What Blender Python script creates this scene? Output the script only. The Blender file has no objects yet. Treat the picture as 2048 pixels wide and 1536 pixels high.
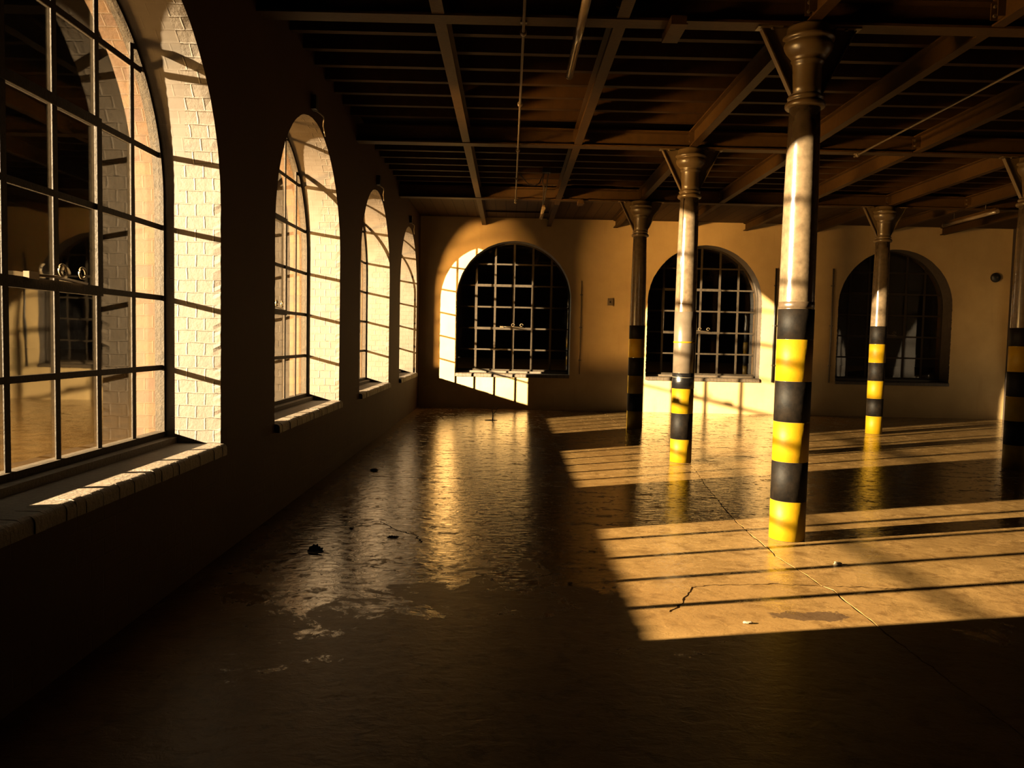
import bpy, bmesh, math, random
from mathutils import Vector, Matrix
random.seed(7)
C = bpy.context.scene.collection
PI = math.pi
# ------------------------------------------------------------------ room measures (metres)
D = 16.577            # back wall
XR = 12.5             # right wall
YF = -5.0             # wall behind the camera
TH = 0.56             # wall thickness
WW = 2.426            # window opening width
ZA = 3.552            # arch apex
ZS = ZA - WW / 2      # spring line
ZB = 0.69             # bottom of opening
GD = 0.39             # glass depth in the wall
HC = 4.22             # ceiling boards
LEFT_C = [3.976 + 3.6247 * k for k in range(4)]
BACK_C = [1.9945 + 4.0457 * k for k in range(3)]
COLX = [4.10, 8.31]
ROWY = [5.97, 9.736, 13.46]
LINES = [1.34, 2.70, 4.10, 5.47, 6.84, 8.31, 9.66, 11.0]
ZM = 3.865            # underside of the main beams
ZL = 3.872            # underside of the long beams
ZJ = 4.07             # underside of the joists

# ------------------------------------------------------------------ helpers
def tag(o, label=None, cat=None, group=None, kind=None):
    if label: o['label'] = label
    if cat: o['category'] = cat
    if group: o['group'] = group
    if kind: o['kind'] = kind
    return o

def obj(name, bm, mats, parent=None, smooth=False, loc=None, rotz=0.0):
    me = bpy.data.meshes.new(name)
    bm.normal_update()
    bm.to_mesh(me); bm.free()
    if not isinstance(mats, (list, tuple)): mats = [mats]
    for m in mats: me.materials.append(m)
    if smooth:
        for p in me.polygons: p.use_smooth = True
    o = bpy.data.objects.new(name, me)
    C.objects.link(o)
    if parent: o.parent = parent
    if loc: o.location = loc
    if rotz: o.rotation_euler = (0, 0, rotz)
    return o

def thing(name, label, cat, loc=(0, 0, 0), rotz=0, group=None, kind=None):
    o = bpy.data.objects.new(name, None)
    o.empty_display_size = 0.2
    C.objects.link(o)
    o.location = loc; o.rotation_euler = (0, 0, rotz)
    return tag(o, label, cat, group, kind)

def dup(root, loc, rotz, label, group=None):
    def cp(o, parent):
        c = o.copy(); C.objects.link(c)
        if parent: c.parent = parent
        for ch in [q for q in bpy.data.objects if q.parent is o]: cp(ch, c)
        return c
    r = cp(root, None)
    r.location = loc; r.rotation_euler = (0, 0, rotz)
    r['label'] = label
    if group: r['group'] = group
    return r

def box(bm, x0, x1, y0, y1, z0, z1, mi=0, skip=''):
    v = [bm.verts.new(p) for p in ((x0,y0,z0),(x1,y0,z0),(x1,y1,z0),(x0,y1,z0),(x0,y0,z1),(x1,y0,z1),(x1,y1,z1),(x0,y1,z1))]
    for q in ((3,2,1,0),(4,5,6,7),(0,1,5,4),(1,2,6,5),(2,3,7,6),(3,0,4,7)):
        f = bm.faces.new([v[i] for i in q]); f.material_index = mi
    return v

def lathe(bm, prof, n=40, cx=0, cy=0, cap=True, mi=0):
    rings = []
    for r, z in prof:
        rings.append([bm.verts.new((cx + r*math.cos(2*PI*i/n), cy + r*math.sin(2*PI*i/n), z)) for i in range(n)])
    for a, b in zip(rings, rings[1:]):
        for i in range(n):
            f = bm.faces.new((a[i], a[(i+1) % n], b[(i+1) % n], b[i])); f.smooth = True; f.material_index = mi
    if cap:
        bm.faces.new(list(reversed(rings[0]))); bm.faces.new(rings[-1])

def tube(bm, pts, r, n=10, cap=True, mi=0):
    pts = [Vector(p) for p in pts]
    rings = []
    for i, p in enumerate(pts):
        t = (pts[min(i+1, len(pts)-1)] - pts[max(i-1, 0)]).normalized()
        up = Vector((0, 0, 1)) if abs(t.z) < .95 else Vector((1, 0, 0))
        a = t.cross(up).normalized(); b = t.cross(a)
        rr = r[i] if isinstance(r, (list, tuple)) else r
        rings.append([bm.verts.new(p + a*rr*math.cos(2*PI*k/n) + b*rr*math.sin(2*PI*k/n)) for k in range(n)])
    for a, b in zip(rings, rings[1:]):
        for i in range(n):
            f = bm.faces.new((a[i], a[(i+1) % n], b[(i+1) % n], b[i])); f.smooth = True; f.material_index = mi
    if cap:
        bm.faces.new(list(reversed(rings[0]))); bm.faces.new(rings[-1])

def extrude_profile(bm, prof, a, b, axis):
    """closed 2-D profile (p,z) pushed along axis from a to b; axis 'x' -> p is y, axis 'y' -> p is x"""
    P = (lambda t, p, z: (t, p, z)) if axis == 'x' else (lambda t, p, z: (p, t, z))
    A = [bm.verts.new(P(a, p, z)) for p, z in prof]
    B = [bm.verts.new(P(b, p, z)) for p, z in prof]
    n = len(prof)
    for i in range(n): bm.faces.new((A[i], A[(i+1) % n], B[(i+1) % n], B[i]))
    bm.faces.new(A[::-1]); bm.faces.new(B)

def ibeam_profile(w, h, tf, tw, z0):
    a, b = w/2, tw/2
    return [(-a, z0), (a, z0), (a, z0+tf), (b, z0+tf*1.5), (b, z0+h-tf*1.5), (a, z0+h-tf), (a, z0+h), (-a, z0+h), (-a, z0+h-tf), (-b, z0+h-tf*1.5), (-b, z0+tf*1.5), (-a, z0+tf)]

def fixn(bm): bmesh.ops.recalc_face_normals(bm, faces=bm.faces)

# ------------------------------------------------------------------ materials
REFL = .18     # default scale on base colours, kept low to weaken bounced light
class NT:
    def __init__(s, name):
        s.m = bpy.data.materials.new(name); s.m.use_nodes = True
        s.t = s.m.node_tree; s.t.nodes.clear()
        s.out = s.n('ShaderNodeOutputMaterial')
    def n(s, typ, **kw):
        nd = s.t.nodes.new(typ)
        for k, v in kw.items():
            if k.startswith('i_'):
                key = k[2:]
                key = int(key) if key.isdigit() else key.replace('_', ' ')
                nd.inputs[key].default_value = v
            else: setattr(nd, k, v)
        return nd
    def l(s, a, b): s.t.links.new(a, b)
    def math(s, op, a, b=None, c=None, clamp=False):
        nd = s.n('ShaderNodeMath', operation=op, use_clamp=clamp)
        for i, v in enumerate((a, b, c)):
            if v is None: continue
            if isinstance(v, (int, float)): nd.inputs[i].default_value = v
            else: s.l(v, nd.inputs[i])
        return nd.outputs[0]
    def noise(s, vec, scale, detail=4, rough=.55, dist=0):
        nd = s.n('ShaderNodeTexNoise'); nd.inputs['Scale'].default_value = scale
        nd.inputs['Detail'].default_value = detail; nd.inputs['Roughness'].default_value = rough
        nd.inputs['Distortion'].default_value = dist
        if vec is not None: s.l(vec, nd.inputs['Vector'])
        return nd.outputs['Fac']
    def mapr(s, v, a, b, c, d):
        nd = s.n('ShaderNodeMapRange'); s.l(v, nd.inputs[0])
        for i, q in enumerate((a, b, c, d)): nd.inputs[i+1].default_value = q
        return nd.outputs[0]
    def mix(s, fac, a, b):
        nd = s.n('ShaderNodeMix', data_type='RGBA')
        for sock, v in ((nd.inputs[0], fac), (nd.inputs[6], a), (nd.inputs[7], b)):
            if isinstance(v, (int, float)): sock.default_value = v
            elif isinstance(v, tuple): sock.default_value = (*v, 1) if len(v) == 3 else v
            else: s.l(v, sock)
        return nd.outputs[2]
    def bump(s, h, strength, dist, normal=None):
        nd = s.n('ShaderNodeBump'); nd.inputs['Strength'].default_value = strength; nd.inputs['Distance'].default_value = dist
        s.l(h, nd.inputs['Height'])
        if normal is not None: s.l(normal, nd.inputs['Normal'])
        return nd.outputs[0]
    def pbsdf(s, col, rough=.6, normal=None, metal=0.0, spec=.5, k=None):
        k = REFL if k is None else k
        if isinstance(col, tuple): col = tuple(c*k for c in col)
        else:
            vm = s.n('ShaderNodeVectorMath', operation='SCALE'); s.l(col, vm.inputs[0]); vm.inputs['Scale'].default_value = k; col = vm.outputs[0]
        b = s.n('ShaderNodeBsdfPrincipled')
        for key, v in (('Base Color', col), ('Roughness', rough), ('Metallic', metal), ('Specular IOR Level', spec)):
            if isinstance(v, tuple): b.inputs[key].default_value = (*v, 1)
            elif isinstance(v, (int, float)): b.inputs[key].default_value = v
            else: s.l(v, b.inputs[key])
        if normal is not None: s.l(normal, b.inputs['Normal'])
        s.l(b.outputs[0], s.out.inputs[0])
        return s.m
    def obj(s): return s.n('ShaderNodeTexCoord').outputs['Object']
    def pos(s): return s.n('ShaderNodeNewGeometry').outputs['Position']
    def uv(s): return s.n('ShaderNodeTexCoord').outputs['UV']
    def scale(s, v, sc):
        nd = s.n('ShaderNodeMapping'); nd.inputs['Scale'].default_value = sc; s.l(v, nd.inputs[0]); return nd.outputs[0]

def simple(name, col, rough=.5, var=.25, nscale=9, bump=.0, metal=0.0, bscale=60, spec=.5):
    t = NT(name); o = t.obj()
    f = t.noise(o, nscale, 5)
    f = t.mapr(f, .3, .7, 0, 1)
    dark = tuple(c*(1-var) for c in col)
    c = t.mix(f, dark, col)
    nrm = t.bump(t.noise(o, bscale, 4), bump, .01) if bump else None
    return t.pbsdf(c, rough, nrm, metal, spec)

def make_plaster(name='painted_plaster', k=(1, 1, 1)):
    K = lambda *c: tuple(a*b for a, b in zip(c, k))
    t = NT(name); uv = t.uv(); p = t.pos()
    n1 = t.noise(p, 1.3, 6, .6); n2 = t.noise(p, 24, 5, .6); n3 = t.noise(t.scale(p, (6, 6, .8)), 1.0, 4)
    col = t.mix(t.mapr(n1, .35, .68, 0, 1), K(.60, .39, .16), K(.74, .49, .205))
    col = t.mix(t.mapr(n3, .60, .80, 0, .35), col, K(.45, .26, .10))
    # old flaked spots
    spots = t.mapr(t.noise(p, 5.5, 7, .7), .69, .73, 0, .6)
    col = t.mix(spots, col, K(.33, .19, .075))
    br = t.n('ShaderNodeTexBrick', offset=.5); t.l(uv, br.inputs['Vector'])
    br.inputs['Scale'].default_value = 1.0; br.inputs['Brick Width'].default_value = .23; br.inputs['Row Height'].default_value = .085
    br.inputs['Mortar Size'].default_value = .006; br.inputs['Mortar Smooth'].default_value = .6
    br.inputs['Color1'].default_value = (1, 1, 1, 1); br.inputs['Color2'].default_value = (1, 1, 1, 1); br.inputs['Mortar'].default_value = (0, 0, 0, 1)
    sep = t.n('ShaderNodeSeparateXYZ'); t.l(p, sep.inputs[0])
    low = t.mapr(sep.outputs[2], .2, 1.3, 1, .12)
    m = t.math('MULTIPLY', low, t.mapr(n1, .45, .6, 0, 1))
    h = t.math('ADD', t.math('MULTIPLY', n2, .25), t.math('MULTIPLY', t.math('MULTIPLY', br.outputs['Color'], m), .5))
    return t.pbsdf(col, .75, t.bump(h, .35, .012), spec=.2, k=.44)

def make_reveal():
    """white painted brick reveal: UV x = distance from the window frame, UV y = length along the opening"""
    t = NT('white_painted_brick'); uv = t.uv(); p = t.pos()
    sep = t.n('ShaderNodeSeparateXYZ'); t.l(uv, sep.inputs[0])
    wob = t.n('ShaderNodeTexNoise'); wob.inputs['Scale'].default_value = 9; t.l(p, wob.inputs['Vector'])
    vm = t.n('ShaderNodeVectorMath', operation='SCALE'); t.l(wob.outputs['Color'], vm.inputs[0]); vm.inputs['Scale'].default_value = .018
    va = t.n('ShaderNodeVectorMath', operation='ADD'); t.l(uv, va.inputs[0]); t.l(vm.outputs[0], va.inputs[1])
    br = t.n('ShaderNodeTexBrick', offset=.5); t.l(va.outputs[0], br.inputs['Vector'])
    br.inputs['Scale'].default_value = 1.0; br.inputs['Brick Width'].default_value = .118; br.inputs['Row Height'].default_value = .083
    br.inputs['Mortar Size'].default_value = .006; br.inputs['Mortar Smooth'].default_value = .7
    br.inputs['Color1'].default_value = (1, 1, 1, 1); br.inputs['Color2'].default_value = (.7, .7, .7, 1); br.inputs['Mortar'].default_value = (0, 0, 0, 1)
    n = t.noise(p, 35, 5, .65)
    arch = t.mapr(sep.outputs[1], 1.5, 2.6, 0, .22)
    edge = t.math('ADD', t.math('ADD', arch, .065), t.math('MULTIPLY', t.math('SUBTRACT', t.noise(p, 6, 3), .5), .10))
    rough_zone = t.math('GREATER_THAN', sep.outputs[0], edge)
    h = t.math('ADD', t.math('MULTIPLY', br.outputs['Color'], .8), t.math('MULTIPLY', n, .55))
    h = t.math('MULTIPLY', h, t.math('ADD', t.math('MULTIPLY', rough_zone, .9), .1))
    gaps = t.math('MULTIPLY', t.math('MULTIPLY', t.math('LESS_THAN', br.outputs['Color'], .3), t.mapr(t.noise(p, 13, 3), .62, .66, 0, 1)), rough_zone)
    col = t.mix(t.mapr(t.noise(p, 7, 5), .35, .7, 0, 1), (.205, .143, .088), (.255, .187, .124))
    col = t.mix(t.math('MULTIPLY', gaps, .8), col, (.05, .025, .010))
    return t.pbsdf(col, .7, t.bump(h, .5, .008), spec=.25)

def make_brick(name, c1, c2, mortar, soldier=True, k=None):
    t = NT(name); uv = t.uv(); p = t.pos()
    br = t.n('ShaderNodeTexBrick', offset=.5); t.l(uv, br.inputs['Vector'])
    br.inputs['Scale'].default_value = 1.0; br.inputs['Brick Width'].default_value = .115 if soldier else .23; br.inputs['Row Height'].default_value = .083
    br.inputs['Mortar Size'].default_value = .005; br.inputs['Mortar Smooth'].default_value = .3
    br.inputs['Color1'].default_value = (*c1, 1); br.inputs['Color2'].default_value = (*c2, 1); br.inputs['Mortar'].default_value = (*mortar, 1)
    n = t.noise(p, 28, 5, .65)
    col = t.mix(t.mapr(n, .4, .7, 0, .55), br.outputs['Color'], tuple(c*.55 for c in c1))
    h = t.math('ADD', t.math('MULTIPLY', br.outputs['Fac'], -1), t.math('MULTIPLY', n, .4))
    return t.pbsdf(col, .8, t.bump(h, .5, .008), spec=.2, k=k)

def make_floor():
    t = NT('worn_concrete'); p = t.pos()
    n1 = t.noise(p, .8, 6, .6, .4); n2 = t.noise(p, 7, 7, .65, .3); n3 = t.noise(p, 60, 4, .6); n4 = t.noise(t.scale(p, (1.0, 2.2, 1)), 3.2, 5, .6)
    col = t.mix(t.mapr(n1, .35, .68, 0, 1), (.34, .185, .060), (.52, .305, .105))
    col = t.mix(t.mapr(n2, .50, .64, 0, .7), col, (.20, .10, .030))
    col = t.mix(t.mapr(n3, .55, .75, 0, .4), col, (.56, .37, .16))
    # an oil stain beside the slab joint
    vm = t.n('ShaderNodeVectorMath', operation='SUBTRACT'); t.l(p, vm.inputs[0]); vm.inputs[1].default_value = (3.66, 4.24, 0)
    sc = t.scale(vm.outputs[0], (3.6, 10, 1))
    ln = t.n('ShaderNodeVectorMath', operation='LENGTH'); t.l(sc, ln.inputs[0])
    st = t.mapr(t.math('ADD', ln.outputs['Value'], t.math('MULTIPLY', t.math('SUBTRACT', n2, .5), 2.4)), .70, .82, .85, 0)
    col = t.mix(st, col, (.10, .055, .03))
    grime = t.mapr(t.math('ADD', t.math('MULTIPLY', n4, .5), t.math('MULTIPLY', t.noise(p, 16, 7, .7, .4), .5)), .51, .59, 0, 1)
    sp = t.n('ShaderNodeSeparateXYZ'); t.l(p, sp.inputs[0])
    wear = t.math('ADD', sp.outputs[1], t.math('MULTIPLY', t.math('SUBTRACT', t.noise(p, 2.6, 8, .72, .4), .5), 6.5))
    wear = t.math('ADD', wear, t.mapr(t.math('ABSOLUTE', t.math('SUBTRACT', sp.outputs[0], .85)), .05, .6, .75, 0))
    grime = t.math('MAXIMUM', grime, t.mapr(wear, 4.6, 5.0, .95, 0))       # traffic has dulled the polish in the foreground
    grime = t.math('MAXIMUM', grime, t.mapr(t.math('ADD', sp.outputs[0], t.math('MULTIPLY', n2, .5)), .35, .75, .8, 0))   # dust along the wall
    rough = t.mapr(grime, 0, 1, .045, .40); spc = t.mapr(grime, 0, 1, .85, .05)
    rip = t.noise(t.scale(p, (1, 1.6, 1)), 11, 6, .62, .5)
    pit = t.mapr(t.noise(p, 42, 4, .6), .60, .68, 0, -1)
    h = t.math('ADD', t.math('ADD', t.math('MULTIPLY', rip, 1.0), t.math('MULTIPLY', n3, .10)), t.math('MULTIPLY', pit, .12))
    return t.pbsdf(col, rough, t.bump(h, .30, .012), spec=spc, k=.215)

def make_glass():
    t = NT('window_glass')
    lw = t.n('ShaderNodeLayerWeight'); lw.inputs['Blend'].default_value = .5
    nb = t.bump(t.noise(t.obj(), 2.5, 2), .05, .01)
    R = t.math('MULTIPLY_ADD', t.math('POWER', lw.outputs['Facing'], 5.0), .96, .04)
    tr = t.n('ShaderNodeBsdfTransparent'); tr.inputs[0].default_value = (.965, .965, .94, 1)
    gl = t.n('ShaderNodeBsdfGlossy'); gl.inputs['Roughness'].default_value = .02; gl.inputs[0].default_value = (1, 1, 1, 1)
    t.l(nb, gl.inputs['Normal'])
    mx = t.n('ShaderNodeMixShader'); t.l(R, mx.inputs[0]); t.l(tr.outputs[0], mx.inputs[1]); t.l(gl.outputs[0], mx.inputs[2])
    t.l(mx.outputs[0], t.out.inputs[0])
    return t.m

def make_boards(name, c1, c2, width, axis):
    t = NT(name); p = t.pos()
    sep = t.n('ShaderNodeSeparateXYZ'); t.l(p, sep.inputs[0])
    s = sep.outputs[0] if axis == 'x' else sep.outputs[1]
    q = t.math('DIVIDE', s, width)
    fr = t.math('FRACT', q)
    gap = t.math('LESS_THAN', t.math('MINIMUM', fr, t.math('SUBTRACT', 1.0, fr)), .035)
    wn = t.n('ShaderNodeTexWhiteNoise', noise_dimensions='1D'); t.l(t.math('FLOOR', q), wn.inputs['W'])
    col = t.mix(wn.outputs['Value'], c1, c2)
    col = t.mix(t.mapr(t.noise(t.scale(p, (30, 2, 1) if axis == 'x' else (2, 30, 1)), 1, 4), .4, .7, 0, .4), col, tuple(c*.6 for c in c1))
    col = t.mix(t.math('MULTIPLY', gap, .85), col, (.02, .01, .005))
    h = t.math('SUBTRACT', 1.0, gap)
    return t.pbsdf(col, .65, t.bump(h, .5, .01), spec=.08)

M_PLASTER = make_plaster(); M_REVEAL = make_reveal(); M_FLOOR = make_floor(); M_GLASS = make_glass()
M_YBRICK = make_brick('yellow_face_brick', (.20, .080, .0004), (.125, .043, .0003), (.15, .065, .002))
M_STEEL = simple('cream_painted_steel', (.20, .094, .018), .55, .3, 14, .15, bscale=40, spec=.12)
M_IRON = simple('cream_painted_iron', (.38, .24, .095), .32, .2, 10, .12, bscale=30)
M_SHAFT = simple('glossy_white_column_paint', (.33, .225, .125), .16, .45, 16, .10, bscale=22, spec=.6)
M_SLEEVE = simple('galvanised_sleeve', (.36, .27, .18), .22, .2, 12, .06, bscale=14, metal=.35)
M_YEL = simple('yellow_hazard_paint', (.60, .33, .004), .50, .18, 8, .12, bscale=26, spec=.07)
M_BLK = simple('black_hazard_paint', (.020, .012, .006), .6, .8, 14, .16, bscale=28, spec=.05)
M_GREY = simple('worn_grey_paint', (.17, .11, .06), .25, .4, 20)
M_TAPE = simple('black_tape', (.012, .010, .009), .25, .3, 30, .2, bscale=60)
M_FRAME = simple('old_window_paint', (.13, .09, .052), .6, .45, 26, .25, bscale=70, spec=.08)
M_SILL = simple('painted_sill_brick', (.27, .165, .07), .6, .35, 12, .5, bscale=45)
M_JOIST = simple('painted_timber', (.16, .070, .012), .6, .35, 9, .2, bscale=40, spec=.08)
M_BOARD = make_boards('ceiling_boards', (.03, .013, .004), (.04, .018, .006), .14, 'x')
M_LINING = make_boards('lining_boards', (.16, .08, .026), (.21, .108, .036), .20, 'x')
M_TUBE = simple('frosted_tube', (.6, .42, .25), .2, .1, 20)
M_CABLE = simple('black_cable', (.02, .014, .010), .5, .2)
M_WIRE = simple('pale_wire', (.5, .36, .2), .45, .2)
M_CONDUIT = simple('painted_conduit', (.55, .38, .2), .4, .3, 20)
M_LEAF = simple('dry_leaf', (.07, .04, .016), .6, .4, 40)
M_CHIP = simple('plaster_chip', (.55, .4, .22), .8, .3, 60)
M_CRACK = simple('crack_filler', (.03, .014, .005), 1.0, .4, 60, spec=0)
M_BOLT = simple('bolt_steel', (.55, .38, .2), .3, .2, 30, metal=.4)
M_GROUND = simple('yard_ground', (.06, .030, .008), 1.0, .5, 3, spec=0)

M_DARKWALL = simple('shade_dark_plaster', (.10, .05, .018), .8, .3, 3)  # plaster darkened to stand in for shade and cut bounced light

M_PAVER = make_brick('pale_pavers', (.80, .58, .28), (.70, .48, .21), (.42, .26, .11), k=.30)

# ------------------------------------------------------------------ walls with arched openings
def arch_outline(nj=66, na=64, jit=0.0):
    pts = []
    for i in range(nj): pts.append((-WW/2, ZB + (ZS - ZB) * i / nj))
    for i in range(na + 1):
        a = PI - PI * i / na
        pts.append((WW/2 * math.cos(a), ZS + WW/2 * math.sin(a)))
    for i in range(nj - 1, -1, -1): pts.append((WW/2, ZB + (ZS - ZB) * i / nj))
    return pts, nj, na

def wall(name, fmap, u0, u1, centres, label, outer=True, plaster=None, light_block=()):
    bm = bmesh.new(); uvl = bm.loops.layers.uv.new('UVMap')
    def face(pts, uvs, mi):
        vs = [bm.verts.new(fmap(*p)) for p in pts]
        f = bm.faces.new(vs); f.material_index = mi
        for l, q in zip(f.loops, uvs): l[uvl].uv = q
    def flat(pl, d, mi):
        face([(u, d, z) for u, z in pl], pl, mi)
    mg = 0.10
    for side, (d, mi) in enumerate(((0.0, 0), (TH, 2))):
        if side == 1 and not outer: continue
        cur = u0
        for c in centres:
            flat([(cur, 0), (c - WW/2 - mg, 0), (c - WW/2 - mg, HC), (cur, HC)], d, mi)
            cur = c + WW/2 + mg
        flat([(cur, 0), (u1, 0), (u1, HC), (cur, HC)], d, mi)
        for c in centres:
            rnd = random.Random(int(c * 100))
            base, nj, na = arch_outline()
            pts = []
            for i, (u, z) in enumerate(base):
                # ragged brick arris on the inner edge
                j = 0 if side else rnd.gauss(0, .0026) + (.004 if rnd.random() < .08 else 0)
                if i < nj: pts.append((c + u - j, z))
                elif i <= nj + na:
                    a = math.atan2(z - ZS, u); pts.append((c + u + j * math.cos(a) * .6, z + j * math.sin(a) * .6))
                else: pts.append((c + u + j, z))
            L, R = c - WW/2 - mg, c + WW/2 + mg
            flat([(L, 0), (R, 0), (R, ZB), (L, ZB)], d, mi)
            for i in range(nj):
                a, b = pts[i], pts[i+1]
                flat([(L, base[i][1]), a, b, (L, base[i+1][1])], d, mi)
            e = pts[nj]; flat([(L, ZS), e, (e[0], HC), (L, HC)], d, mi)
            for i in range(nj, nj + na):
                a, b = pts[i], pts[i+1]
                flat([a, b, (b[0], HC), (a[0], HC)], d, mi)
            e = pts[nj + na]; flat([e, (R, ZS), (R, HC), (e[0], HC)], d, mi)
            for i in range(nj + na, len(pts) - 1):
                a, b = pts[i], pts[i+1]
                flat([a, (R, base[i][1]), (R, base[i+1][1]), b], d, mi)
            last = pts[-1]; flat([last, (R, base[-1][1]), (R, ZB), (c + WW/2, ZB)], d, mi)
            if side == 0:
                pin = pts
                s = 0.0
                for i in range(len(base) - 1):
                    (ua, za), (ub, zb) = base[i], base[i+1]
                    ds = math.hypot(ub - ua, zb - za)
                    total = 2 * (ZS - ZB) + PI * WW / 2
                    sa, sb = min(s, total - s), min(s + ds, total - s - ds)
                    A, B = (c + ua, za), (c + ub, zb)
                    for d0, d1, m2 in ((0, .05, 1), (.05, GD, 1), (GD, TH, 2)):
                        a0, b0 = (pin[i], pin[i+1]) if d0 == 0 else (A, B)
                        face([(a0[0], d0, a0[1]), (b0[0], d0, b0[1]), (B[0], d1, B[1]), (A[0], d1, A[1])],
                             [(GD - d0, sa), (GD - d0, sb), (GD - d1, sb), (GD - d1, sa)], m2)
                    s += ds
                face([(c - WW/2, 0, ZB), (c + WW/2, 0, ZB), (c + WW/2, TH, ZB), (c - WW/2, TH, ZB)], [(0, 0), (WW, 0), (WW, TH), (0, TH)], 2)
    for a, b, c0, c1 in light_block:  # unseen block added outside to cut light entering the first window
        for q in ([(a, c0), (b, c0), (b, c1), (a, c1)],):
            face([(b, c0, 0), (b, c1, 0), (b, c1, HC), (b, c0, HC)], [(0, 0), (.34, 0), (.34, HC), (0, HC)], 2)
            face([(a, c0, 0), (a, c1, 0), (a, c1, HC), (a, c0, HC)], [(0, 0), (.34, 0), (.34, HC), (0, HC)], 2)
            face([(a, c1, 0), (b, c1, 0), (b, c1, HC), (a, c1, HC)], [(a, 0), (b, 0), (b, HC), (a, HC)], 2)
            face([(a, c0, HC), (b, c0, HC), (b, c1, HC), (a, c1, HC)], [(a, 0), (b, 0), (b, 1), (a, 1)], 2)
    for u in (u0, u1):
        face([(u, 0, 0), (u, TH, 0), (u, TH, HC), (u, 0, HC)], [(0, 0), (TH, 0), (TH, HC), (0, HC)], 0)
    o = obj(name, bm, [plaster or M_PLASTER, M_REVEAL, M_YBRICK])
    return tag(o, label, 'wall', kind='structure')

wall('wall_left', lambda u, d, z: (-d, u, z), YF - TH, D + TH, LEFT_C, 'long shade-darkened plastered wall on the left with four tall arched windows', plaster=make_plaster('shade_toned_plaster', (.085, .042, .028)), light_block=((2.25, 3.08, TH, TH + .34),))  # plaster colour darkened here to stand in for the wall's shade
wall('wall_back', lambda u, d, z: (u, D + d, z), 0.0, XR, BACK_C, 'far end wall with three arched windows facing the viewer')
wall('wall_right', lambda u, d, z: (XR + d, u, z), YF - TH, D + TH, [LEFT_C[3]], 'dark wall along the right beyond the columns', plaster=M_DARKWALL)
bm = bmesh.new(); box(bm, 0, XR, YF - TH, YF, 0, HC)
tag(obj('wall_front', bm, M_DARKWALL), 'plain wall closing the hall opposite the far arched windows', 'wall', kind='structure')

# ------------------------------------------------------------------ floor with an open slab joint
JOINT = [(YF, 3.99), (-1, 3.95), (2.5, 3.95), (4.062, 3.925), (4.195, 3.928), (4.436, 3.923), (4.708, 3.944), (4.802, 3.895), (4.95, 3.89), (5.141, 3.879), (5.376, 3.843), (5.72, 3.85), (6.077, 3.849), (6.592, 3.866), (8.2, 4.02), (8.945, 4.126), (9.487, 4.164), (10.524, 4.064), (11.635, 3.91), (D, 3.9)]
bm = bmesh.new()
rows = []
rj = random.Random(3)
ys = []
for (ya, xa), (yb, xb) in zip(JOINT, JOINT[1:]):
    n = max(1, int((yb - ya) / .06))
    for i in range(n):
        f = i / n
        near = 4 < ya + (yb - ya) * f < 7
        w = .0035 + rj.random() * (.005 if near else .002)
        rows.append((ya + (yb - ya) * f, xa + (xb - xa) * f + rj.gauss(0, .005), w))
rows.append((D, 3.9, .005))
R_ = []
for y, x, w in rows:
    R_.append([bm.verts.new(p) for p in ((0, y, 0), (x - w, y, 0), (x - w*.6, y, -.014), (x + w*.6, y, -.014), (x + w, y, 0), (XR, y, 0))])
for a, b in zip(R_, R_[1:]):
    for i in range(5): bm.faces.new((a[i], a[i+1], b[i+1], b[i]))
floor = tag(obj('floor', bm, M_FLOOR), 'worn brown polished concrete floor with light patches and a slab joint', 'floor', kind='structure')

def ribbon(name, pts, w, label):
    bm = bmesh.new(); r = random.Random(len(pts)); dense = []
    for (xa, ya), (xb, yb) in zip(pts, pts[1:]):
        n = max(1, int(math.hypot(xb - xa, yb - ya) / .03))
        for i in range(n): dense.append((xa + (xb-xa)*i/n + r.gauss(0, .006), ya + (yb-ya)*i/n + r.gauss(0, .006)))
    dense.append(pts[-1]); V = []
    for i, (x, y) in enumerate(dense):
        a = dense[max(0, i-1)]; b = dense[min(len(dense)-1, i+1)]
        t = Vector((b[0]-a[0], b[1]-a[1])).normalized(); n = Vector((-t.y, t.x)) * w * (.3 + r.random())
        V.append((bm.verts.new((x + n.x, y + n.y, .0008)), bm.verts.new((x - n.x, y - n.y, .0008))))
    for (a, b), (c, d) in zip(V, V[1:]): bm.faces.new((a, b, d, c))
    o = obj(name, bm, M_CRACK, floor); o['label'] = label
ribbon('crack', [(2.84, 4.25), (2.947, 4.421), (3.073, 4.711)], .006, 'short dark branching crack')
ribbon('crack', [(3.073, 4.711), (3.256, 4.761), (3.645, 4.806), (3.887, 4.782), (4.131, 4.768), (4.556, 4.746)], .0045, 'dark crack running across the slab joint')
ribbon('crack', [(.45, 5.95), (.9, 6.25), (1.05, 6.0), (1.25, 5.8), (1.3, 5.62)], .005, 'thin wandering crack')
ribbon('crack', [(.2, 8.28), (1.1, 8.25), (2.2, 8.22)], .006, 'straight crack across the slab')

# ------------------------------------------------------------------ ceiling: boards over the joists, lower lining in the last bay
bm = bmesh.new()
box(bm, -TH, XR + TH, YF - TH, D + TH, HC, HC + .12, 0)
box(bm, 0.0, XR, ROWY[2] + .09, D, 4.035, HC, 1)
ceil = tag(obj('ceiling', bm, [M_BOARD, M_LINING]), 'boarded timber ceiling, lined lower in the bay at the far wall', 'ceiling', kind='structure')

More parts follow.
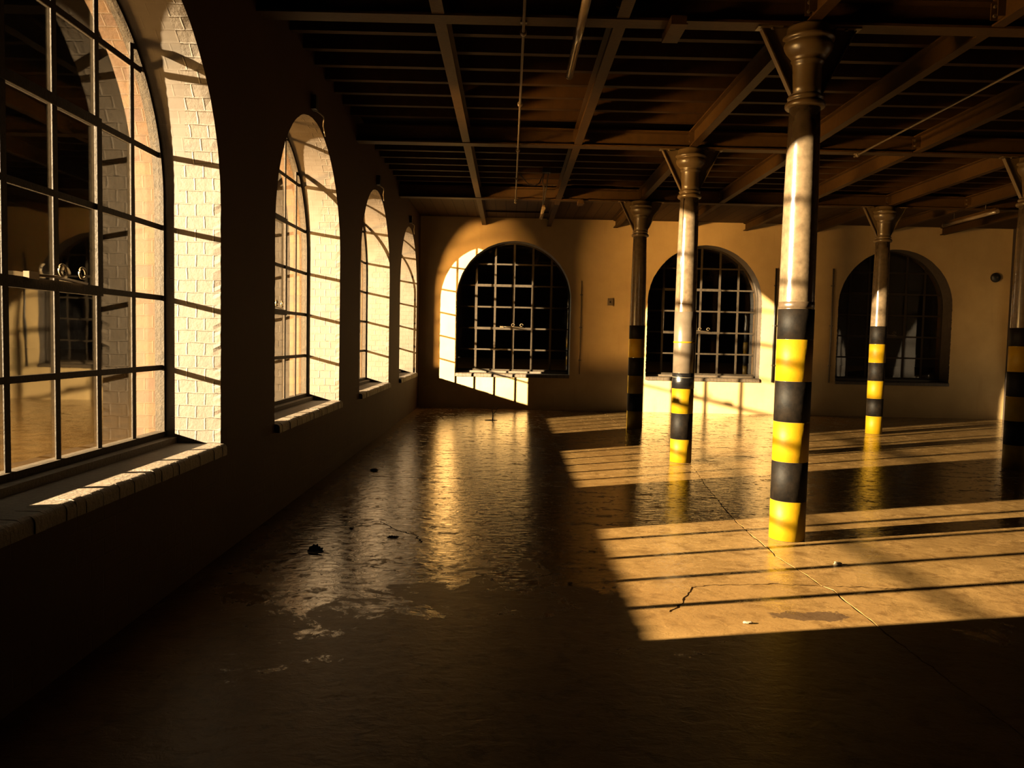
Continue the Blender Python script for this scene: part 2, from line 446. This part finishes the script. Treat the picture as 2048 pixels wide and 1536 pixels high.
# ------------------------------------------------------------------ windows (built once, then copied)
def build_window():
    t = thing('window_1', '', 'window', kind='structure')
    # local: x across seen from inside, y outward, z up; origin on the inner wall face at floor level
    z0 = .80
    g = GD
    bm = bmesh.new()                                   # outer frame following the arch
    prof = [(-WW/2, z0)] + [(-WW/2, z0 + (ZS-z0)*i/6) for i in range(1, 6)]
    prof += [(WW/2*math.cos(PI - PI*i/48), ZS + WW/2*math.sin(PI - PI*i/48)) for i in range(49)]
    prof += [(WW/2, z0 + (ZS-z0)*i/6) for i in range(5, 0, -1)] + [(WW/2, z0)]
    def inset(p, k):
        x, z = p
        if z <= ZS: return (x - math.copysign(k, x), max(z, z0))
        a = math.atan2(z - ZS, x); return ((WW/2 - k)*math.cos(a), ZS + (WW/2 - k)*math.sin(a))
    fw = .022
    A = [[bm.verts.new((q[0], y, q[1])) for q in (p, inset(p, fw))] for p in prof for y in (g - .025, g + .035)]
    for i in range(len(prof) - 1):
        a0, a1, b0, b1 = A[2*i], A[2*i+1], A[2*i+2], A[2*i+3]
        bm.faces.new((a0[0], a0[1], b0[1], b0[0])); bm.faces.new((a1[0], b1[0], b1[1], a1[1]))
        bm.faces.new((a0[1], a1[1], b1[1], b0[1])); bm.faces.new((a0[0], b0[0], b1[0], a1[0]))
    box(bm, -WW/2, WW/2, g - .03, g + .04, z0 - .005, z0 + .035)
    fixn(bm); obj('window_frame', bm, M_FRAME, t)
    us = [-WW/2 + WW/6*k for k in range(1, 6)]
    zs = [z0 + .459*k for k in range(1, 6)]
    hx0, hx1, hz0, hz1 = us[0], us[3], zs[1], zs[3]     # opening sash: three panes wide, two high
    ztop = lambda u: ZS + math.sqrt(max(0, (WW/2 - .02)**2 - u*u))
    def half(z): return WW/2 - .02 if z <= ZS else math.sqrt(max(0, (WW/2 - .02)**2 - (z - ZS)**2))
    def bar_v(bm, u, a, b, w=.022):
        box(bm, u - w, u + w, g - .010, g - .005, a, b); box(bm, u - .006, u + .006, g - .0055, g + .006, a, b)
    def bar_h(bm, z, a, b, w=.017):
        box(bm, a, b, g - .0105, g - .0045, z - w, z + w); box(bm, a, b, g - .006, g + .0055, z - .006, z + .006)
    bm = bmesh.new()
    for u in us: bar_v(bm, u, z0 + .03, ztop(u))
    for z in zs: bar_h(bm, z, -half(z), half(z))
    obj('glazing_bars', bm, M_FRAME, t)
    bm = bmesh.new()                                   # hinged sash with a heavier rim
    k = .030
    for x0, x1, a, b in ((hx0 - k, hx1 + k, hz0 - k, hz0 + k*.8), (hx0 - k, hx1 + k, hz1 - k*.8, hz1 + k), (hx0 - k, hx0 + k*.8, hz0 + k*.8, hz1 - k*.8), (hx1 - k*.8, hx1 + k, hz0 + k*.8, hz1 - k*.8)):
        box(bm, x0, x1, g - .020, g - .0110, a, b)
    sash = obj('opening_sash', bm, M_FRAME, t)
    bm = bmesh.new()                                   # stay bar with two curled ends
    zz = hz0 + .045; yy = g - .036
    tube(bm, [(hx0 + .55, yy, zz - .01), (hx0 + .75, yy - .004, zz - .004), (hx0 + 1.04, yy - .002, zz - .02)], .007, 8)
    for uo in (.80, .985):
        tube(bm, [(hx0 + uo + .038*math.cos(a) * (1 - a/14), yy - .006 - a*.0012, zz + .028 + .036*math.sin(a) * (1 - a/14)) for a in [i*.35 for i in range(0, 17)]], .0065, 8)
    box(bm, hx0 + .52, hx0 + .60, yy - .012, g - .02, zz - .03, zz + .005)
    obj('window_stay', bm, M_BOLT, sash)
    bm = bmesh.new()                                   # panes
    for i in range(6):
        a = -WW/2 + WW/6*i; b = a + WW/6
        for j in range(6):
            za = z0 + .459*j; zb = za + .459 if j < 5 else ZA
            poly = [(a, za), (b, za)]
            n = 8
            top = [(b + (a-b)*q/n, min(zb, ztop(max(-WW/2+.021, min(WW/2-.021, b + (a-b)*q/n))))) for q in range(n+1)]
            if max(z for _, z in top) <= za + .01: continue
            poly += [(u, max(z, za + .0005)) for u, z in top]
            fr = [bm.verts.new((u, g + .001, z)) for u, z in poly]; bk = [bm.verts.new((u, g + .004, z)) for u, z in poly]
            bm.faces.new(fr); bm.faces.new(bk[::-1])
    obj('window_glass', bm, M_GLASS, t)
    bm = bmesh.new()                                   # inner sill: bed plus bull-nosed bricks on edge
    rr = random.Random(11)
    box(bm, -WW/2 + .003, WW/2 - .003, .08, g - .03, ZB + .001, .756)
    box(bm, -WW/2 + .003, WW/2 - .003, g - .10, g + .05, .756, .797)
    nb = 32; bw = (WW - .006) / nb
    for i in range(nb):
        a = -WW/2 + .003 + bw*i + .0015; b = a + bw - .003; jz = rr.gauss(0, .0012); jy = rr.gauss(0, .0025)
        pr = [(.082, ZB + .001), (.082, .757 + jz*.3)]
        for q in range(7):
            an = PI/2 + (PI/2)*q/6; pr.append((-.012 + jy + .032*math.cos(an), .757 + jz - .032 + .032*math.sin(an)))
        pr += [(-.044 + jy, .683), (-.004, .683), (-.004, ZB + .001)]
        extrude_profile(bm, pr, a, b, 'x')
    fixn(bm); obj('window_sill', bm, M_SILL, t)
    bm = bmesh.new()                                   # weathered outer sill
    extrude_profile(bm, [(g + .05, ZB + .001), (TH + .05, ZB + .001), (TH + .05, ZB + .05), (g + .05, ZB + .095)], -WW/2 + .003, WW/2 - .003, 'x')
    fixn(bm); obj('outer_sill', bm, M_SILL, t)
    return t
LW = ['nearest arched window at the left edge, tall with a lit white brick reveal',
      'second arched window along the left wall with a bright white reveal',
      'third arched window along the left wall, between the second and the corner one',
      'last and narrowest looking left window, next to the far corner']
BW = ['arched window in the far wall nearest the left corner, half crossed by slanting light',
      'middle arched window of the far wall behind the sleeved column',
      'right arched window of the far wall, unlit and almost black']
w1 = build_window()
w1.location = (0, LEFT_C[0], 0); w1.rotation_euler = (0, 0, PI/2); w1['label'] = LW[0]
n = 2
for k in range(1, 4):
    w = dup(w1, (0, LEFT_C[k], 0), PI/2, LW[k]); w.name = 'window_%d' % n; n += 1
for k in range(3):
    w = dup(w1, (BACK_C[k], D, 0), 0, BW[k]); w.name = 'window_%d' % n; n += 1
w = dup(w1, (XR, LEFT_C[3], 0), -PI/2, 'window at the right edge, only a sliver of its reveal showing behind the dark column'); w.name = 'window_%d' % n

# ------------------------------------------------------------------ columns
def band(bm_r, z0, z1, mat, root, name='painted_band', rad=.1335):
    bm = bmesh.new(); lathe(bm, [(rad - .004, z0), (rad, z0 + .002), (rad, z1 - .002), (rad - .004, z1)], 48)
    return obj(name, bm, mat, root)

def column(x, y, label, kind='plain', blacktop=1.77, dup_from=None):
    t = thing('cast_iron_column', label, 'column', (x, y, 0), group='cast iron columns of the hall')
    bm = bmesh.new()
    lathe(bm, [(.131, .001), (.131, 1.0), (.1305, 1.8), (.125, 2.6), (.118, 3.0), (.112, 3.285)], 48)
    obj('shaft', bm, M_SHAFT, t)
    bm = bmesh.new()
    lathe(bm, [(.115, 3.270), (.138, 3.273), (.146, 3.285), (.146, 3.302), (.138, 3.315), (.117, 3.318), (.117, 3.332), (.128, 3.338), (.130, 3.352), (.122, 3.362)], 48)
    obj('collar', bm, M_IRON, t, True)
    bm = bmesh.new()
    lathe(bm, [(.112, 3.355), (.109, 3.42), (.108, 3.57), (.112, 3.588), (.122, 3.598), (.125, 3.610), (.120, 3.620), (.140, 3.640), (.160, 3.662), (.176, 3.690), (.182, 3.715), (.178, 3.735),
               (.170, 3.742), (.170, 3.756), (.190, 3.760), (.192, 3.778), (.184, 3.790), (.164, 3.795), (.160, 3.845), (.150, 3.8645)], 56)
    obj('capital', bm, M_IRON, t, False)
    for s in (-1, 1):                                   # gusset brackets under the main beam, each with an edge flange and bolts
        bm = bmesh.new()
        tri = [(s*.108, 3.375), (s*.345, 3.845), (s*.345, 3.862), (s*.108, 3.862)]
        extrude_profile(bm, tri, -.006, .006, 'y')
        p0, p1 = Vector((s*.112, 0, 3.372)), Vector((s*.350, 0, 3.846))
        dv = (p1 - p0).normalized(); nv = Vector((dv.z, 0, -dv.x)) * .005 * s
        vs = []
        for p in (p0, p1):
            for yy in (-.028, .028):
                for sg in (-1, 1): vs.append(bm.verts.new(p + nv*sg + Vector((0, yy, 0))))
        for q in ((0,1,3,2),(4,6,7,5),(0,4,5,1),(2,3,7,6),(0,2,6,4),(1,5,7,3)): bm.faces.new([vs[i] for i in q])
        box(bm, min(s*.2, s*.385), max(s*.2, s*.385), -.045, .045, 3.853, 3.8645)
        fixn(bm); br = obj('bracket', bm, M_IRON, t)
        for yy in (-.03, .03):
            bm = bmesh.new(); lathe(bm, [(.012, 3.838), (.014, 3.842), (.014, 3.853)], 6, s*.275, yy)
            obj('bolt', bm, M_BOLT, br)
    if kind != 'sleeved':
        zz = [.001, .305, .607, .912, 1.222, 1.54]
        for i in range(5):
            o = band(None, zz[i], zz[i+1], M_YEL if i % 2 == 0 else M_BLK, t)
            o['label'] = 'yellow painted band' if i % 2 == 0 else 'black painted band'
        o = band(None, 1.54, blacktop, M_BLK, t); o['label'] = 'topmost black painted band'
        if kind == 'plain':
            o = band(None, blacktop, blacktop + .055, M_GREY, t, 'paint_edge', .1315); o['label'] = 'worn grey edge above the top black band'
    else:
        zz = [.001, .292, .615, .925]
        for i in range(3):
            o = band(None, zz[i], zz[i+1], M_YEL if i % 2 == 0 else M_BLK, t)
            o['label'] = 'yellow painted band' if i % 2 == 0 else 'black painted band'
        o = band(None, .925, 1.118, M_TAPE, t, 'tape_wrap', .137); o['label'] = 'black tape wrapped round the sleeve foot'
        bm = bmesh.new(); tube(bm, [(.138*math.cos(a), .138*math.sin(a), 1.070 + .006*math.sin(a)) for a in [PI*1.0 + i*.1 for i in range(24)]], .0025, 6)
        obj('tie_wire', bm, M_WIRE, o)
        sl = band(None, 1.116, 1.878, M_SLEEVE, t, 'metal_sleeve', .132); sl['label'] = 'bare metal sleeve round the shaft'
        bm = bmesh.new(); a = -.50
        tube(bm, [(.136*math.cos(a), .136*math.sin(a), 1.12 + .76*i/12) for i in range(13)], .010, 8)
        obj('sleeve_seam', bm, M_SLEEVE, sl)
        o = band(None, 1.490, 1.512, M_YEL, sl, 'yellow_tape', .1345); o['label'] = 'strip of yellow tape'
        bm = bmesh.new(); a = -2.45
        tube(bm, [(.124*math.cos(a), .124*math.sin(a), 1.88), (.119*math.cos(a), .119*math.sin(a), 2.5), (.118*math.cos(a), .118*math.sin(a), 3.26)], .011, 8)
        obj('conduit', bm, M_SHAFT, t)
    return t
column(COLX[0], ROWY[0], 'nearest column, yellow and black bands at its foot, standing in the foreground light patch')
column(COLX[0], ROWY[1], 'column with a bare metal sleeve above its yellow and black bands, in front of the middle far window', 'sleeved')
column(COLX[0], 13.37, 'unlit column with dull bands standing left of the sleeved one, near the far wall', 'dark')
column(8.235, 13.37, 'small far column with bright yellow bands in front of the black right window', 'dark', 1.845)
column(COLX[1], ROWY[1], 'black silhouetted column cut off by the right edge of the photo', 'dark')

# ------------------------------------------------------------------ steel beams
MAINY = [2.2] + ROWY
MAIN_L = ['main cross beam nearest the viewer, above the photo', 'main cross beam carried by the nearest column', 'main cross beam over the sleeved column', 'main cross beam nearest the far wall']
mains = []
for y, lab in zip(MAINY, MAIN_L):
    if y < 3: continue
    bm = bmesh.new(); extrude_profile(bm, ibeam_profile(.16, ZJ - ZM, .018, .014, ZM), .002, XR - .002, 'x')
    fixn(bm); o = obj('main_beam', bm, M_STEEL, loc=(0, y, 0)); tag(o, lab, 'beam', 'main cross beams'); mains.append(o)
SPANS = [(YF + .002, ROWY[0] - .082, 'before the nearest column'), (ROWY[0] + .082, ROWY[1] - .082, 'between the nearest and sleeved column rows'), (ROWY[1] + .082, ROWY[2] - .082, 'behind the sleeved column row'), (ROWY[2] + .082, D - .002, 'reaching the far wall')]
ORD = ['first', 'second', 'third', 'fourth', 'fifth', 'sixth', 'seventh', 'eighth', 'ninth', 'tenth', 'eleventh', 'twelfth']
for i, x in enumerate(LINES):
    for s, (a, b, nm) in enumerate(SPANS):
        t = thing('long_beam', '%s lengthwise steel beam from the left wall, %s' % (ORD[i], nm), 'beam', (x, (a+b)/2, 0), group='lengthwise beams under the joists')
        ha = (b - a) / 2
        bm = bmesh.new(); extrude_profile(bm, ibeam_profile(.092, (ZJ if s < 3 else 4.033) - ZL, .014, .010, ZL), -ha, ha, 'y')
        fixn(bm); obj('girder', bm, M_STEEL, t)
        if s < 3 and i > 0:                             # bolted angle cleat at the far end, on the window side
            bm = bmesh.new(); box(bm, -.062, -.005, ha - .095, ha - .085, ZL + .045, ZL + .165); box(bm, -.012, -.0051, ha - .085, ha - .002, ZL + .045, ZL + .165)
            box(bm, -.062, -.005, ha - .012, ha - .002, ZL + .045, ZL + .165)
            cl = obj('cleat', bm, M_STEEL, t)
            for zz in (ZL + .072, ZL + .138):
                bm = bmesh.new(); tube(bm, [(-.038, ha - .030, zz), (-.038, ha - .011, zz)], .013, 6)
                obj('bolt', bm, M_BOLT, cl)
# small clamp block hanging under the first main beam
bm = bmesh.new(); extrude_profile(bm, [(-.06, 3.80), (.06, 3.80), (.06, 3.81), (.05, 3.81), (.05, 3.8635), (-.06, 3.8635)], -.2, .16, 'y'); fixn(bm)
obj('steel_clamp', bm, M_STEEL, mains[0], loc=(3.10, .02, 0))
bm = bmesh.new(); extrude_profile(bm, [(-.05, 3.80), (.05, 3.80), (.05, 3.81), (.04, 3.81), (.04, 3.8635), (-.05, 3.8635)], -.12, .12, 'y'); fixn(bm)
obj('steel_clamp', bm, M_STEEL, mains[2], loc=(3.08, -.03, 0))

# ------------------------------------------------------------------ joists
jy = []
for b, y0 in ((0, ROWY[0] - .42*9), (1, ROWY[0]), (2, ROWY[1])):
    for k in range(1, 9): jy.append((b, k, y0 + .42*k))
BN = ['in front of the nearest column, counted from the viewer', 'behind the beam on the nearest column', 'behind the beam on the sleeved column']
bm = bmesh.new(); box(bm, 0, XR - .004, -.034, .034, ZJ + .001, HC - .001)
jm = obj('ceiling_joist', bm, M_JOIST); first = True
for b, k, y in jy:
    o = jm if first else jm.copy()
    if not first: C.objects.link(o)
    first = False
    o.location = (.002, y, 0)
    tag(o, '%s timber ceiling joist %s' % (ORD[k-1], BN[b]), 'joist', 'timber ceiling joists')
bm = bmesh.new(); box(bm, LINES[0] + .05, LINES[1] - .05, -.02, .02, 4.005, 4.034)
obj('timber_batten', bm, M_JOIST, ceil, loc=(0, 15.7, 0))

# ------------------------------------------------------------------ fluorescent fittings
def tube_light(x, y0, y1, z, label, drop=None):
    t = thing('tube_light', label, 'light', (x, y0, z), group='unlit tube lights')
    L = y1 - y0
    bm = bmesh.new(); tube(bm, [(0, 0, 0), (0, L, 0)], .030, 20); obj('diffuser', bm, M_TUBE, t)
    bm = bmesh.new(); box(bm, -.022, .022, .0, L, .022, .062); obj('fitting_body', bm, M_STEEL, t)
    for q in (-.02, L):
        bm = bmesh.new(); tube(bm, [(0, q, 0), (0, q + .02, 0)], .034, 16); obj('end_cap', bm, M_TUBE, t)
    for q in (L*.2, L*.8):
        bm = bmesh.new(); tube(bm, [(0, q, .06), (0, q, (ZJ - z if drop is None else drop) )], .004, 6); obj('hanger', bm, M_WIRE, t)
tube_light(2.38, 5.08, 6.78, 3.75, 'long unlit tube light hanging across the front main beam near the top centre')
tube_light(2.46, 13.72, 14.75, 3.77, 'small unlit tube light hanging before the far wall near the first far window', 4.034 - 3.77)
tube_light(9.86, 12.90, 14.45, 3.75, 'unlit tube light high on the right, between the small column and the right wall')

# ------------------------------------------------------------------ conduits along the ceiling
def conduit(x, z, y0, y1, couplings, label):
    t = thing('ceiling_conduit', label, 'conduit', (x, y0, z))
    bm = bmesh.new(); tube(bm, [(0, 0, 0), (0, (y1-y0)*.5, 0), (0, y1 - y0, 0)], .011, 10); obj('pipe', bm, M_CONDUIT, t)
    for c in couplings:
        bm = bmesh.new(); lathe(bm, [(.018, -.02), (.026, -.014), (.026, .014), (.018, .02)], 14)
        bmesh.ops.rotate(bm, verts=bm.verts, cent=(0, 0, 0), matrix=Matrix.Rotation(PI/2, 3, 'X'))
        bmesh.ops.translate(bm, verts=bm.verts, vec=(0, c - y0, 0)); obj('coupling', bm, M_CONDUIT, t)
    for c in ROWY:
        if y0 < c < y1:
            bm = bmesh.new(); box(bm, -.025, .025, c - y0 - .02, c - y0 + .02, .010, ZM - z - .001); obj('clip', bm, M_CONDUIT, t)
conduit(1.972, 3.842, 3.2, 13.62, (6.12, 7.95, 9.85, 11.55, 13.55), 'thin conduit running under the cross beams above the open aisle, with round couplings')
conduit(6.14, 3.842, 3.2, 9.80, (9.70,), 'thin conduit glinting under the cross beams right of the nearest column')
# junction box with dangling cables
t = thing('junction_box', 'small black junction box with looping cables above the far window', 'junction box', (2.42, 11.9, 4.02))
bm = bmesh.new(); box(bm, -.06, .06, -.05, .05, -.02, .049); obj('box_body', bm, M_CABLE, t)
def cab(pts):
    bm = bmesh.new(); tube(bm, pts, .008, 6); obj('cable', bm, M_CABLE, t)
cab([(-.05, 0, -.01), (-.07, .02, -.10), (-.10, .03, -.17), (-.17, .0, -.21), (-.27, -.05, -.20), (-.36, -.1, -.12), (-.42, -.2, -.04)])
cab([(-.03, 0, -.01), (-.05, .1, -.12), (-.02, .3, -.16), (.0, .9, -.16), (.03, 1.70, -.18), (.04, 1.77, -.18)])
cab([(.03, 0, -.01), (.02, .3, -.17), (.03, 1.0, -.17), (.05, 1.76, -.175)])

# ------------------------------------------------------------------ small wall fittings
for k, lab in ((1, 'black wall fitting with a loose pale wire above the second left window'), (2, 'black wall fitting with a loose wire above the third left window'), (3, 'black wall fitting with a loose wire above the last left window')):
    yc = LEFT_C[k]
    t = thing('wall_fitting', lab, 'fitting', (0, yc - .07, 3.66), group='fittings over the left windows')
    bm = bmesh.new(); box(bm, .001, .05, -.05, .05, -.04, .09); obj('fitting_box', bm, M_CABLE, t)
    bm = bmesh.new(); tube(bm, [(.03, .0, -.04), (.06, .08, -.05), (.075, .15, -.06), (.07, .18, -.09), (.06, .20, -.13), (.055, .27, -.17), (.05, .33, -.20)], .007, 6); obj('loose_wire', bm, M_WIRE, t)
for x, z0, z1, lab in ((7.52, .69, 3.10, 'dark upright pipe on the far wall just left of the nearest column'), (8.73, .71, 3.12, 'thin upright pipe on the far wall beside the black right window'), (3.42, .78, 2.75, 'faint upright pipe on the far wall right of the first far window')):
    t = thing('wall_pipe', lab, 'pipe', (x, D - .03, 0))
    bm = bmesh.new(); tube(bm, [(0, 0, z0), (0, 0, (z0+z1)/2), (0, 0, z1)], .018 if x > 4 else .010, 10); obj('pipe', bm, M_CONDUIT if x != 7.52 else M_CABLE, t)
    for q in (.15, .5, .85):
        bm = bmesh.new(); box(bm, -.03, .03, -.004, .0295, z0 + (z1-z0)*q - .015, z0 + (z1-z0)*q + .015); obj('pipe_clip', bm, M_CONDUIT, t)
t = thing('switch_box', 'small square switch box on the far wall between the first two far windows', 'switch', (4.03, D, 2.32))
bm = bmesh.new(); box(bm, -.055, .055, -.045, -.001, -.075, .075); obj('switch_body', bm, M_CONDUIT, t)
bm = bmesh.new(); box(bm, -.015, .015, -.06, -.0451, -.025, .02); obj('rocker', bm, M_FRAME, t)
t = thing('wall_bell', 'round dark fitting high on the far wall near the right corner', 'fitting', (12.17, D, 3.01))
bm = bmesh.new(); lathe(bm, [(.10, .001), (.10, .03), (.085, .055), (.05, .07), (.012, .075)], 28)
bmesh.ops.rotate(bm, verts=bm.verts, cent=(0, 0, 0), matrix=Matrix.Rotation(PI/2, 3, 'X')); obj('gong', bm, M_CABLE, t, True)
bm = bmesh.new(); tube(bm, [(0, -.074, 0), (0, -.088, 0)], .016, 10); obj('centre_bolt', bm, M_BOLT, t)

# ------------------------------------------------------------------ litter on the floor
def leaf(x, y, size, rot, label, curl=1.0):
    t = thing('dry_leaf', label, 'leaf', (x, y, 0), rot, 'dry leaves on the floor')
    bm = bmesh.new(); N = 26; r = random.Random(int(x*1000))
    rim = []
    for i in range(N):
        a = 2*PI*i/N
        rad = size*(.62 + .30*abs(math.cos(2.5*a/2)) + .16*(i % 2) + .05*r.random())
        rim.append((rad*math.cos(a), rad*math.sin(a)*.8))
    def lift(px, py): return .002 + curl*(abs(py)*1.5)**1.2*(1.0 if py > 0 else .08) + .10*max(0, px)**1.2
    mid = [bm.verts.new((px*.5, py*.5, lift(px*.5, py*.5) )) for px, py in rim]
    out = [bm.verts.new((px, py*.75, lift(px, py) )) for px, py in rim]
    c = bm.verts.new((0, 0, .003))
    for i in range(N):
        j = (i+1) % N
        bm.faces.new((c, mid[i], mid[j])); bm.faces.new((mid[i], out[i], out[j], mid[j]))
    ret = bmesh.ops.solidify(bm, geom=bm.faces[:], thickness=.0015)
    obj('blade', bm, M_LEAF, t)
    bm = bmesh.new(); tube(bm, [(size*.1, 0, .005), (size*.8, -.002, .012), (size*1.5, .01, .006), (size*1.9, .02, .003)], [.003, .0025, .002, .0015], 6); obj('leaf_stem', bm, M_LEAF, t)
leaf(.605, 5.30, .072, -.5, 'larger curled dry leaf on the shiny floor near the left wall', 1.0)
leaf(1.081, 5.73, .045, .25, 'smaller dry leaf with a stem, right of the larger leaf', .5)
def chip(x, y, s, label, m, flat=.4, seed=1, name='debris_chip'):
    bm = bmesh.new(); bmesh.ops.create_icosphere(bm, subdivisions=2, radius=1); r = random.Random(seed)
    for v in bm.verts:
        k = 1 + r.uniform(-.28, .28); v.co = Vector((v.co.x*s*k*1.6, v.co.y*s*k*.8, (v.co.z*flat*s*k + flat*s*.8)))
        v.co.z = max(v.co.z, 0.0003)
    tag(obj(name, bm, m, loc=(x, y, 0), rotz=r.uniform(-.6, .2)), label, 'debris')
chip(3.226, 4.104, .016, 'pale flake of plaster in the front light patch near the oil stain', M_CHIP, .45, 4)
chip(4.196, 5.256, .016, 'small pebble beside the bar shadow right of the nearest column', M_CHIP, .8, 5)
chip(.444, 8.595, .028, 'small black lump on the floor near the left wall', M_LEAF, .6, 6)
chip(.72, 5.98, .012, 'tiny dark crumb behind the larger dry leaf', M_LEAF, .6, 8)
chip(2.32, 4.72, .010, 'tiny pale crumb in the dark middle of the floor', M_CHIP, .6, 9)
t = thing('dry_twig', 'dark upright twig on the shiny floor before the first far window', 'twig', (1.64, 14.2, 0))
bm = bmesh.new(); tube(bm, [(0, 0, .002), (.01, .01, .09), (-.01, .0, .18), (.015, .0, .25)], [.012, .010, .008, .005], 7); obj('stem', bm, M_LEAF, t)
bm = bmesh.new(); tube(bm, [(.0, .005, .11), (.05, .0, .16), (.10, .0, .24)], [.008, .007, .004], 6); obj('side_shoot', bm, M_LEAF, t)
bm = bmesh.new(); tube(bm, [(-.14, .0, .006), (-.03, .01, .007), (.09, .0, .006)], [.005, .010, .004], 6); obj('root', bm, M_LEAF, t)

# ------------------------------------------------------------------ yard outside
bm = bmesh.new()
for x0, x1, y0, y1 in ((-60, -2.4, -40, 60), (-2.4, 60, D + TH + .6, 60)):
    vs = [bm.verts.new(p) for p in ((x0, y0, -.02), (x1, y0, -.02), (x1, y1, -.02), (x0, y1, -.02))]; bm.faces.new(vs)
tag(obj('yard_ground', bm, M_GROUND), 'dark tarmac yard outside the windows', 'ground', kind='structure')
bm = bmesh.new(); box(bm, -2.4, -TH, -12, D + TH + .6, -.06, -.012)
tag(obj('paved_apron', bm, M_PAVER), 'pale paved strip outside along the left windows', 'paving', kind='structure')

# ------------------------------------------------------------------ light: floodlight in the yard, an added fill light, night sky
L = bpy.data.lights.new('yard_floodlight', 'AREA'); L.shape = 'ELLIPSE'; L.size = .12; L.size_y = .24
L.energy = 150000; L.color = (1.0, .80, .52)
lo = bpy.data.objects.new('yard_floodlight', L); C.objects.link(lo); lo.location = (-13.6, .35, 4.63)
lo.rotation_euler = (Vector((2.0, 11.5, 0)) - lo.location).to_track_quat('-Z', 'Y').to_euler()
tag(lo, 'yard floodlight shining in through the left windows', 'light')
L2 = bpy.data.lights.new('added_fill_light', 'AREA'); L2.shape = 'RECTANGLE'; L2.size = 3.2; L2.size_y = .9  # fill light added to warm the far wall and ceiling
L2.spread = math.radians(105); L2.energy = 4300; L2.color = (1.0, .56, .18)
l2 = bpy.data.objects.new('added_fill_light', L2); C.objects.link(l2); l2.location = (-9.0, 3.6, .45)
l2.rotation_euler = (Vector((1.0, 15.0, 3.6)) - l2.location).to_track_quat('-Z', 'Y').to_euler()
tag(l2, 'added warm fill light low in the yard, shining up through the left windows', 'light')
W = bpy.data.worlds.new('night'); bpy.context.scene.world = W; W.use_nodes = True
W.node_tree.nodes['Background'].inputs[0].default_value = (.5, .25, .12, 1); W.node_tree.nodes['Background'].inputs[1].default_value = .0008

# ------------------------------------------------------------------ camera
cam = bpy.data.cameras.new('camera'); cam.sensor_width = 36; cam.lens = 1559.94 * 36 / 2048; cam.clip_start = .05; cam.clip_end = 300
co = bpy.data.objects.new('camera', cam); C.objects.link(co)
pi_, ro, ya = math.radians(-3.328), math.radians(1.2403), math.radians(.2766)
fw = Vector((math.sin(ya)*math.cos(pi_), math.cos(ya)*math.cos(pi_), math.sin(pi_)))
rt = Vector((math.cos(ya), -math.sin(ya), 0)); up = rt.cross(fw)
r2 = rt*math.cos(ro) + up*math.sin(ro); u2 = up*math.cos(ro) - rt*math.sin(ro)
mt = Matrix((r2, u2, -fw)).transposed().to_4x4(); mt.translation = (1.9137, 0, 1.5001)
co.matrix_world = mt
S = bpy.context.scene
S.camera = co
S.view_settings.view_transform = 'Standard'; S.view_settings.look = 'None'; S.view_settings.gamma = 1; S.view_settings.exposure = 0
S.view_settings.use_curve_mapping = False
S.cycles.sample_clamp_indirect = 6
S.cycles.blur_glossy = 1.0
S.cycles.use_denoising = True
S.cycles.diffuse_bounces = 5
